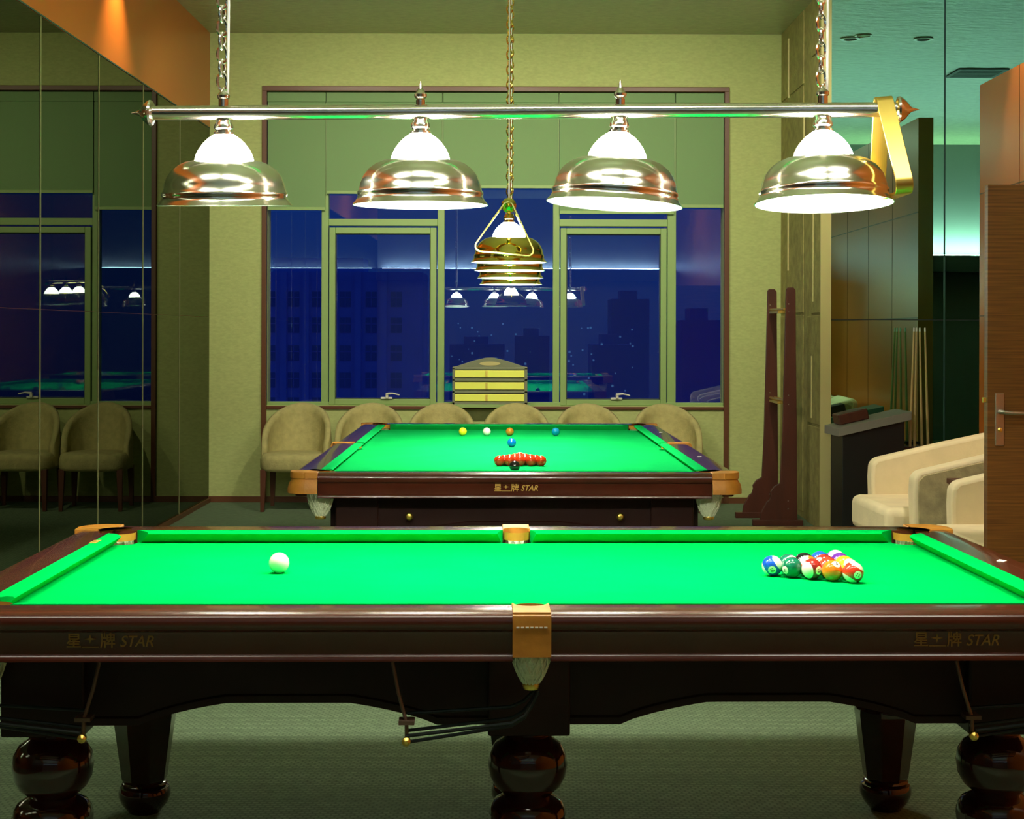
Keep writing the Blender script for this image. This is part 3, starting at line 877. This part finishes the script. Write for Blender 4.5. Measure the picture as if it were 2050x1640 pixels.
def make_lamp(name, shade_m, bar_m, bulb, n=4, sp=0.556, half=1.035, tilts=None, chains=(0, 3)):
    T = empty(name)
    rb = 0.0205
    rot90 = Matrix.Rotation(R(90), 4, 'Y')
    MB().lathe([(rb, -half), (rb, half)], 32, rot90).build('bar', bar_m, T, smooth=True)
    for s in (-1, 1):
        pr = [(0.010, 0.0), (0.022, 0.002), (0.034, 0.006), (0.037, 0.012), (0.034, 0.018), (0.024, 0.030), (0.016, 0.036), (0.009, 0.042), (0.006, 0.048), (0.001, 0.066)]
        MB().lathe([(r, s*(half-0.004+z)) for r, z in pr], 28, rot90).build('end_cap', bar_m, T, smooth=True)
    for i in range(n):
        x = (i-(n-1)/2)*sp
        if i in chains:
            pr = [(0.014, rb-0.004), (0.014, rb+0.018), (0.017, rb+0.020), (0.018, rb+0.028), (0.012, rb+0.036), (0.006, rb+0.042), (0.003, rb+0.05)]
        else:
            pr = [(0.013, rb-0.004), (0.013, rb+0.012), (0.010, rb+0.014), (0.017, rb+0.020), (0.018, rb+0.028), (0.011, rb+0.036), (0.006, rb+0.046), (0.001, rb+0.066)]
        MB().lathe(pr, 24, Matrix.Translation((x, 0, 0))).build('finial', bar_m, T, smooth=True)
        if i in chains:
            b = MB(); frame_chain(b, x-0.004, 0, rb+0.048, HC-2.10-0.04)
            b.build('chain', shade_m, T, smooth=True)
            MB().tube([(x+0.012, 0.0, rb+0.02), (x+0.014, 0, 0.3), (x+0.012, 0, 1.0), (x+0.010, 0, HC-2.10-0.03)], 0.0035, 8).build('cord', M['enamel'], T, smooth=True)
            MB().lathe([(0.05, HC-2.10), (0.05, HC-2.115), (0.03, HC-2.13), (0.008, HC-2.15)], 24, Matrix.Translation((x, 0, 0))).build('ceiling_rose', bar_m, T, smooth=True)
        # shade, hung under the bar; z = 0 at the bar axis
        tl = tilts[i] if tilts else (0, 0)
        S = MB()
        prof = [(0.082, -0.137), (0.090, -0.135), (0.108, -0.138), (0.126, -0.146), (0.145, -0.160), (0.160, -0.180), (0.168, -0.200), (0.172, -0.220),
                (0.176, -0.224), (0.176, -0.232), (0.174, -0.236), (0.180, -0.248), (0.188, -0.257), (0.190, -0.260)]
        S.lathe(prof, 56, caps=False)
        sh = S.build('lamp_shade', shade_m, T, smooth=True, autos=False)
        sh.location = (x, 0, 0)
        sh.rotation_euler = (R(tl[0]), R(tl[1]), 0)
        MB().lathe([(r-0.003, z-0.001) for r, z in prof] + [(0.1895, -0.2605)], 56, caps=False).build('reflector', M['enamel'], sh, smooth=True, autos=False)
        MB().lathe([(0.024, -0.058), (0.032, -0.064), (0.046, -0.074), (0.058, -0.086), (0.070, -0.102), (0.078, -0.118), (0.083, -0.136), (0.084, -0.139)], 40, caps=False).build('glass_dome', M['dome'], sh, smooth=True, autos=False)
        MB().lathe([(0.010, -0.018), (0.020, -0.020), (0.022, -0.028), (0.026, -0.034), (0.027, -0.044), (0.022, -0.050), (0.028, -0.055), (0.028, -0.062)], 28).build('collar', shade_m, sh, smooth=True)
        MB().lathe([(0.012, -0.135), (0.018, -0.14), (0.03, -0.165), (0.032, -0.185), (0.026, -0.205), (0.010, -0.215)], 20).build('bulb', M['bulb'], sh, smooth=True)
        ld = bpy.data.lights.new('bulb_light', 'POINT')
        ld.energy = bulb; ld.shadow_soft_size = 0.035; ld.color = BULB_COL
        lo = bpy.data.objects.new('bulb_light', ld); COL.objects.link(lo); lo.parent = sh; lo.location = (0, 0, -0.19)
    return T
M['bulb'] = mat('bulb', (0.9, 0.9, 0.85), 0.4, emit=(1, 0.97, 0.85), estr=4)
LA = make_lamp('billiard_lamp', M['chrome'], M['bar'], BULB_NEAR, tilts=[(4.4, 0), (0.8, 0), (-1.2, 3.4), (-3.6, -0.4)])
LA.location = (X(1040, 4.37), 4.37, 2.10)
LA.rotation_euler = (0, 0, R(-3.0))
tag(LA, 'long polished four-shade billiard lamp hanging on chains over the near pool table', 'hanging lamp')
LB = make_lamp('billiard_lamp', M['brass_shade'], M['brass_shade'], BULB_FAR, tilts=[(0, 0)]*4)
LB.location = (-0.012, 8.68, 2.06)
LB.rotation_euler = (0, 0, R(-90.3))
for o in LB.children:          # the bar hangs a little lower at its far end
    k = 0.037
    if o.name.startswith('lamp_shade'): o.location.z += k*o.location.x
    elif o.name.startswith(('chain', 'cord', 'ceiling_rose')):
        pass
    else: o.data.transform(Matrix(((1, 0, 0, 0), (0, 1, 0, 0), (k, 0, 1, 0), (0, 0, 0, 1))))
tag(LB, 'brass four-shade billiard lamp seen end-on over the far snooker table', 'hanging lamp')

def rack(name, side, depth, th, m):
    """open triangle in the xz plane, apex up at the origin; rounded corners"""
    h = side*0.866
    cs = [(0, 0), (-side/2, -h), (side/2, -h)]
    c = Vector((0, -h*2/3))
    rr = 0.03
    def outline(off):
        pts = []
        for k in range(3):
            p = Vector(cs[k]); a = (Vector(cs[(k+1) % 3])-p).normalized(); bb = (Vector(cs[k-1])-p).normalized()
            bis = (a+bb).normalized()
            cc = p + bis*(rr/0.5)
            ang = math.atan2(-bis.y, -bis.x)
            for q in range(9):
                t = ang + R(60)*(1-2*q/8)*-1
                pts.append((cc.x+(rr-off)*math.cos(t), cc.y+(rr-off)*math.sin(t)))
        return pts
    o_, i_ = outline(0), outline(th)
    n = len(o_)
    b = MB()
    rings = []
    for k in range(n):
        rings.append([(o_[k][0], -depth/2, o_[k][1]), (o_[k][0], depth/2, o_[k][1]), (i_[k][0], depth/2, i_[k][1]), (i_[k][0], -depth/2, i_[k][1])])
    R_ = [[b.bm.verts.new(p) for p in r] for r in rings]
    for k in range(n):
        a, c2 = R_[k], R_[(k+1) % n]
        for q in range(4): b.bm.faces.new((a[q], a[(q+1) % 4], c2[(q+1) % 4], c2[q]))
    return b.build(name, m, None, smooth=True, bevel=0.0015)
rk = rack('ball_rack', 0.36, 0.046, 0.008, M['brass'])
rk.location = (X(1764, 4.33), 4.33, 2.168)
rk.rotation_euler = (Matrix.Rotation(R(-5), 4, 'Y') @ Matrix.Rotation(R(90), 4, 'Z')).to_euler()
tag(rk, 'golden triangular ball rack hooked over the right end of the near lamp bar', 'ball rack')
rk2 = rack('ball_rack', 0.335, 0.040, 0.009, M['brass_shade'])
rk2.location = (X(1018, 7.62), 7.63, 2.148)
rk2.rotation_euler = (R(0), R(5), R(4))
tag(rk2, 'golden triangular ball rack hanging on the front end of the far lamp', 'ball rack')

# ------------------------------------------------------------------ tub chairs by the window
def make_chair():
    T = empty('tub_chair')
    # seat
    b = MB()
    rings = []
    def ring(hw, f, bk, z, n=20):
        # rounded rectangle tapering to the rear
        pts = []
        e = 4.0
        for k in range(n*2):
            a = 2*PI*k/(n*2)
            c, s = math.cos(a), math.sin(a)
            x = hw*math.copysign(abs(c)**(2/e), c); y = math.copysign(abs(s)**(2/e), s)
            y = y*bk if y > 0 else y*f
            x *= (1 - 0.12*max(0, y/bk))
            pts.append((x, y, z))
        return pts
    for hw, f, bk, z in ((0.23, 0.24, 0.20, 0.325), (0.275, 0.295, 0.24, 0.335), (0.283, 0.305, 0.25, 0.36), (0.283, 0.305, 0.25, 0.42), (0.275, 0.298, 0.24, 0.455), (0.26, 0.26, 0.21, 0.472), (0.15, 0.15, 0.12, 0.478)):
        rings.append(ring(hw, f, bk, z))
    b.loft(rings)
    b.build('seat', M['chair_fabric'], T, smooth=True, autos=False)
    # wrap-around back with an arched top
    n, m = 36, 10
    outer, inner = [], []
    for i in range(n+1):
        a = -1 + 2*i/n
        ang = a*R(112)
        top = 0.49 + 0.375*max(0, math.cos(a*PI/2*0.97))**0.75
        def pt(rx, ry, z, lean):
            return (rx*math.sin(ang), -0.02 + ry*math.cos(ang) + lean*(z-0.4)*max(0, math.cos(ang)), z)
        oc, ic = [], []
        for j in range(m+1):
            z = 0.34 + (top-0.34)*j/m
            fl = 1 - 0.10*max(0, (z-0.5)/0.4)
            oc.append(pt(0.294*fl, 0.275, z, 0.20)); 
            z2 = 0.34 + (top-0.012-0.34)*j/m
            ic.append(pt(0.245*fl, 0.215, z2, 0.20))
        outer.append(oc); inner.append(ic)
    b = MB()
    rings = []
    for oc, ic in zip(outer, inner):
        midp = tuple((Vector(oc[-1])+Vector(ic[-1]))/2 + Vector((0, 0, 0.012)))
        rings.append(oc + [midp] + ic[::-1])
    b.loft(rings)
    b.build('backrest', M['chair_fabric'], T, smooth=True, autos=False)
    for sx in (-1, 1):
        for sy in (-1, 1):
            x, y = sx*0.235, (-0.235 if sy < 0 else 0.19)
            b = MB()
            def sq(r, cx, cy, z): return [(cx-r, cy-r, z), (cx+r, cy-r, z), (cx+r, cy+r, z), (cx-r, cy+r, z)]
            b.loft([sq(0.015, x*1.03, y*1.05, 0), sq(0.025, x, y, 0.345)])
            b.build('leg', M['chair_wood'], T, bevel=0.003)
    return T
ch0 = make_chair()
cls = ('first tub chair from the left below the window, its whole seat visible', 'second tub chair from the left, behind the left rear corner of the snooker table',
       'third tub chair from the left, its round back showing above the far cushion', 'fourth tub chair from the left, directly below the scoreboard',
       'fifth tub chair from the left, its round back under the right casement', 'rightmost tub chair under the window, behind the snooker table corner')
for i, (px, dd) in enumerate(((596, 13.12), (741, 13.12), (885, 13.14), (1034, 13.14), (1180, 13.12), (1336, 13.1))):
    c = ch0 if i == 0 else copy_tree(ch0)
    c.location = (X(px, dd), dd-0.02, 0)
    c.rotation_euler = (0, 0, R(random.uniform(-1.5, 1.5) if i else -2))
    tag(c, 'beige ' + cls[i], 'chair', 'beige tub chairs below the window')

# ------------------------------------------------------------------ scoreboard on the sill
d = 13.50
sx0, sx1 = X(906, d), X(1056, d)
zb_, zt_ = Z(810, d), Z(716, d)
S = empty('scoreboard', ((sx0+sx1)/2, d, zb_))
hw = (sx1-sx0)/2; hh = zt_-zb_
out = [(-hw, 0), (hw, 0), (hw, hh*0.80), (hw*0.9, hh*0.81), (hw*0.45, hh*0.93), (hw*0.12, hh*0.995), (0, hh), (-hw*0.12, hh*0.995), (-hw*0.45, hh*0.93), (-hw*0.9, hh*0.81), (-hw, hh*0.80)]
b = MB(); b.loft([[(x, -0.0, z) for x, z in out], [(x, 0.03, z) for x, z in out]])
b.build('back_board', M['score_frame'], S, bevel=0.003)
b = MB(); b.box((-hw, -0.02, 0), (-hw+0.02, 0, hh*0.78)); b.box((hw-0.025, -0.02, 0), (hw, 0, hh*0.78))
for z in (0.0, 0.245, 0.50, 0.745): b.box((-hw, -0.02, z*hh), (hw, 0, z*hh+0.018))
b.build('frame', M['score_frame'], S, bevel=0.002)
for z in (0.06, 0.31, 0.565):
    rail = MB().box((-hw+0.02, -0.012, z*hh+0.004), (hw-0.025, 0.0, (z+0.16)*hh)).build('score_rail', M['score_rail'], S, bevel=0.003)
    MB().box((-hw*0.12, -0.020, z*hh+0.006), (-hw*0.06, -0.011, (z+0.15)*hh)).build('pointer', M['brass'], rail)
MB().prism([(0.09*math.cos(2*PI*k/24), 0.018*math.sin(2*PI*k/24)) for k in range(24)], 0, 0.004, Matrix.Translation((0, 0.0, hh*0.87)) @ Matrix.Rotation(R(90), 4, 'X')).build('crest', M['gold_strip'], S)
tag(S, 'wooden snooker scoreboard with three brass sliding rails standing on the window sill', 'scoreboard')
MB_s = MB().box((sx0-0.03, DW-0.14, zb_-0.028), (sx1+0.03, DW+0.02, zb_)).build('sill_shelf', M['green_frame'], None, bevel=0.003)
tag(MB_s, 'short pale green shelf on the window sill carrying the scoreboard', 'shelf')

# ------------------------------------------------------------------ rest stand by the right wall
ST = empty('cue_stand', (X(1565, 12.3), 12.3, 0))
def end_panel(dd, x0):
    """profile measured on the nearer end panel"""
    k = 12.05/F
    pr = [(1573, 578), (1576, 574), (1588, 574), (1592, 580), (1593, 700), (1595, 860), (1596, 1000), (1597, 1040), (1522, 1040), (1524, 1025), (1531, 1012), (1536, 1003), (1541, 1000),
          (1544, 990), (1543, 983), (1550, 973), (1562, 966), (1566, 880), (1570, 720)]
    pts = [((px-1575)*k, CZ-(py-662)*k) for px, py in pr]
    b = MB()
    b.loft([[(x0+x, dd-0.014-12.3, z) for x, z in pts], [(x0+x, dd+0.014-12.3, z) for x, z in pts]])
    p = b.build('end_panel', M['stand_wood'], ST, bevel=0.004)
    MB().box((x0-0.26, dd-0.03-12.3, 0), (x0+0.125, dd+0.03-12.3, 0.045)).build('foot_board', M['stand_wood'], p, bevel=0.004)
    for z in (1.62, 1.70, 0.92, 1.02, 0.12, 0.06+0.14):
        pass
    b = MB()
    for z in (1.64, 1.70, 0.93, 1.0, 0.13, 0.19):
        b.lathe([(0.005, 0), (0.004, -0.003)], 10, Matrix.Translation((x0+0.012, dd-12.3-0.014, z)) @ Matrix.Rotation(R(-90), 4, 'X'))
    b.build('screws', M['steel'], p)
xa = X(1575, 12.05) - ST.location.x
xb = X(1538, 12.55) - ST.location.x
end_panel(12.05, xa); end_panel(12.55, xb + 0.0)
for z, m_ in ((1.66, 'brass'), (0.96, 'brass')):
    b = MB()
    for dx in (0.0, 0.035):
        b.tube([(xa+0.02-dx, 12.06-12.3, z), (xb+0.05-dx, 12.54-12.3, z)], 0.010, 10)
    b.box((min(xa, xb)+0.0, -0.2, z-0.03), (max(xa, xb)+0.03, 0.2, z-0.012))
    b.build('cross_rail', M[m_], ST, smooth=True)
tag(ST, 'dark red wooden stand with scalloped feet by the right end of the window wall', 'stand')

# ------------------------------------------------------------------ recess: cabinet, cue rack, armchairs
CB = empty('cabinet', (2.645, 11.40, 0), R(3))
MB().loft([[(x_, -0.16, 0), (x_, 0.16, 0), (x_, 0.16, z_), (x_, -0.16, z_)] for x_, z_ in ((-0.29, 0.748), (0.16, 0.85))]).build('body', M['black'], CB, bevel=0.004)
b = MB(); b.loft([[(-0.33, -0.20, 0.740), (-0.33, 0.20, 0.740), (-0.33, 0.20, 0.80), (-0.33, -0.20, 0.80)], [(0.20, -0.20, 0.86), (0.20, 0.20, 0.86), (0.20, 0.20, 0.92), (0.20, -0.20, 0.92)]])
b.build('top', M['greytop'], CB, bevel=0.004)
tag(CB, 'low black cabinet with a sloping pale grey top before the dark mirror', 'cabinet')
bx_ = MB().box((-0.11, -0.09, 0), (0.11, 0.09, 0.075)).build('box', M['stand_wood'], None, bevel=0.008)
bx_.location = (2.47, 11.42, 0.838); bx_.rotation_euler = (0, R(-12.8), R(3))
tag(bx_, 'small dark box on the grey cabinet top', 'box')

CR = empty('cue_rack', (X(1838, 11.5), 11.52, 0))
MB().box((-0.14, -0.10, 0), (0.14, 0.10, 0.05)).build('base', M['stand_wood'], CR, bevel=0.005)
MB().box((-0.125, -0.015, 0.05), (-0.10, 0.015, 0.66)).build('post', M['stand_wood'], CR)
MB().box((0.10, -0.015, 0.05), (0.125, 0.015, 0.66)).build('post', M['stand_wood'], CR)
MB().box((-0.14, -0.07, 0.63), (0.14, 0.07, 0.65)).build('holder', M['stand_wood'], CR, bevel=0.004)
tag(CR, 'dark wooden cue rack standing before the dark mirror', 'cue rack')
for i, (xb_, xt_, lb) in enumerate(((-0.085, -0.03, 'leftmost of the pale cues in the rack before the mirror'), (-0.040, -0.012, 'second pale cue from the left in the rack before the mirror'),
                                (0.035, 0.012, 'third pale cue from the left in the rack before the mirror'), (0.085, 0.05, 'rightmost of the pale cues in the rack before the mirror'))):
    x0 = CR.location.x
    o = empty('cue', (x0+xb_, 11.47, 0.05))
    dv = Vector((xt_-xb_, 0.03, 1.47))
    MB().tube([(0, 0, 0), tuple(dv*0.98)], [0.014, 0.0065], 12).build('shaft', M['cue_wood'], o, smooth=True)
    MB().tube([tuple(dv*0.98), tuple(dv)], [0.0065, 0.006], 12).build('tip', M['enamel'], o, smooth=True)
    tag(o, lb, 'cue', 'pale wooden cues')

def make_armchair(width=0.72, m=M['cream']):
    """faces local -x; sloping arms at +-y"""
    T = empty('armchair')
    # arms: side outline (x,z)
    side = [(-0.33, 0.10), (-0.345, 0.60), (-0.34, 0.68), (-0.31, 0.715), (0.10, 0.81), (0.46, 0.885), (0.50, 0.87), (0.46, 0.10)]
    for sy, nm in ((-1, 'arm'), (1, 'arm')):
        y0 = sy*(width/2); y1 = y0 - sy*0.12
        b = MB()
        b.loft([[(x, y0, z) for x, z in side], [(x, y1, z) for x, z in side]])
        b.build('arm', M['cream'], T, smooth=True, bevel=0.025)
        b = MB(); s2 = [(x*0.93, 0.035+z*0.92) for x, z in side]
        b.loft([[(x, y0+sy*0.006, z) for x, z in s2], [(x, y0-sy*0.01, z) for x, z in s2]])
        b.build('side_panel', M['cream_dark'], T, bevel=0.004)
    b = MB(); b.loft([[(0.28, y, 0.10), (0.42, y, 0.86), (0.50, y, 0.90), (0.55, y, 0.86), (0.46, y, 0.10)] for y in (-width/2+0.12, width/2-0.12)])
    b.build('backrest', M['cream'], T, smooth=True, bevel=0.03)
    MB().box((-0.47, -width/2+0.10, 0.30), (0.34, width/2-0.10, 0.50)).build('seat_cushion', M['cream'], T, smooth=True, bevel=0.045)
    MB().box((-0.32, -width/2+0.05, 0.08), (0.40, width/2-0.05, 0.28)).build('base', M['cream_dark'], T, bevel=0.01)
    for sx in (-0.27, 0.38):
        for sy in (-1, 1):
            MB().box((sx-0.025, sy*(width/2-0.06)-0.025, 0), (sx+0.025, sy*(width/2-0.06)+0.025, 0.10)).build('leg', M['chair_wood'], T)
    return T
a1 = make_armchair(1.0)
a1.location = (2.55, 9.20, 0); a1.rotation_euler = (0, 0, R(2))
tag(a1, 'cream upholstered armchair facing left, its seat front by the green table corner', 'armchair', 'cream armchairs by the door')
a2 = copy_tree(a1)
a2.location = (2.62, 7.72, 0); a2.rotation_euler = (0, 0, R(1))
tag(a2, 'cream armchair nearest the wooden door, mostly hidden behind it', 'armchair', 'cream armchairs by the door')
st_ = empty('side_table', (2.62, 8.46, 0), 0)
MB().box((-0.24, -0.14, 0.66), (0.30, 0.14, 0.69)).build('table_top', M['stand_wood'], st_, bevel=0.004)
for x in (-0.19, 0.22):
    for y in (-0.08, 0.08):
        MB().box((x-0.015, y-0.015, 0), (x+0.015, y+0.015, 0.66)).build('leg', M['stand_wood'], st_)
tag(st_, 'small red-brown side table between the cream armchairs', 'table')
at_ = MB().lathe([(0.05, 0), (0.065, 0.012), (0.07, 0.035), (0.062, 0.035), (0.055, 0.015), (0.02, 0.012)], 24).build('ashtray', M['steel'], None, smooth=True)
at_.location = (2.60, 8.46, 0.69)
tag(at_, 'grey metal ashtray on the small side table', 'ashtray')

# ------------------------------------------------------------------ open door
DD = 6.45
dr = struct(empty('door_1', (2.88, DD, 0)))
x0 = X(1977, DD) - 2.88
MB().box((x0, -0.0, 0.01), (0, 0.045, 2.095)).build('door_leaf', M['door_wood'], dr, bevel=0.002)
lf = dr.children[0]
ph = MB().box((x0+0.030, -0.008, Z(890, DD)), (x0+0.068, 0, Z(785, DD))).build('handle_plate', M['steel'], lf, bevel=0.003)
hz = Z(822, DD)
MB().tube([(x0+0.049, -0.004, hz), (x0+0.049, -0.045, hz), (x0+0.056, -0.055, hz), (x0+0.09, -0.056, hz-0.002), (x0+0.17, -0.054, hz-0.004)], 0.0085, 12).build('lever', M['steel'], lf, smooth=True)
MB().lathe([(0.009, 0), (0.009, -0.006), (0.004, -0.008)], 16, Matrix.Translation((x0+0.049, -0.008, Z(858, DD))) @ Matrix.Rotation(R(-90), 4, 'X')).build('key_cylinder', M['brass'], lf)
MB().box((x0-0.014, 0.014, Z(804, DD)), (x0+0.002, 0.030, Z(794, DD))).build('latch', M['brass'], lf, bevel=0.002)
# door frame on the wall beside it
struct(MB().box((2.885, DD-0.02, 0), (2.95, DD+0.1, 2.16)).build('trim_7', M['door_wood']))
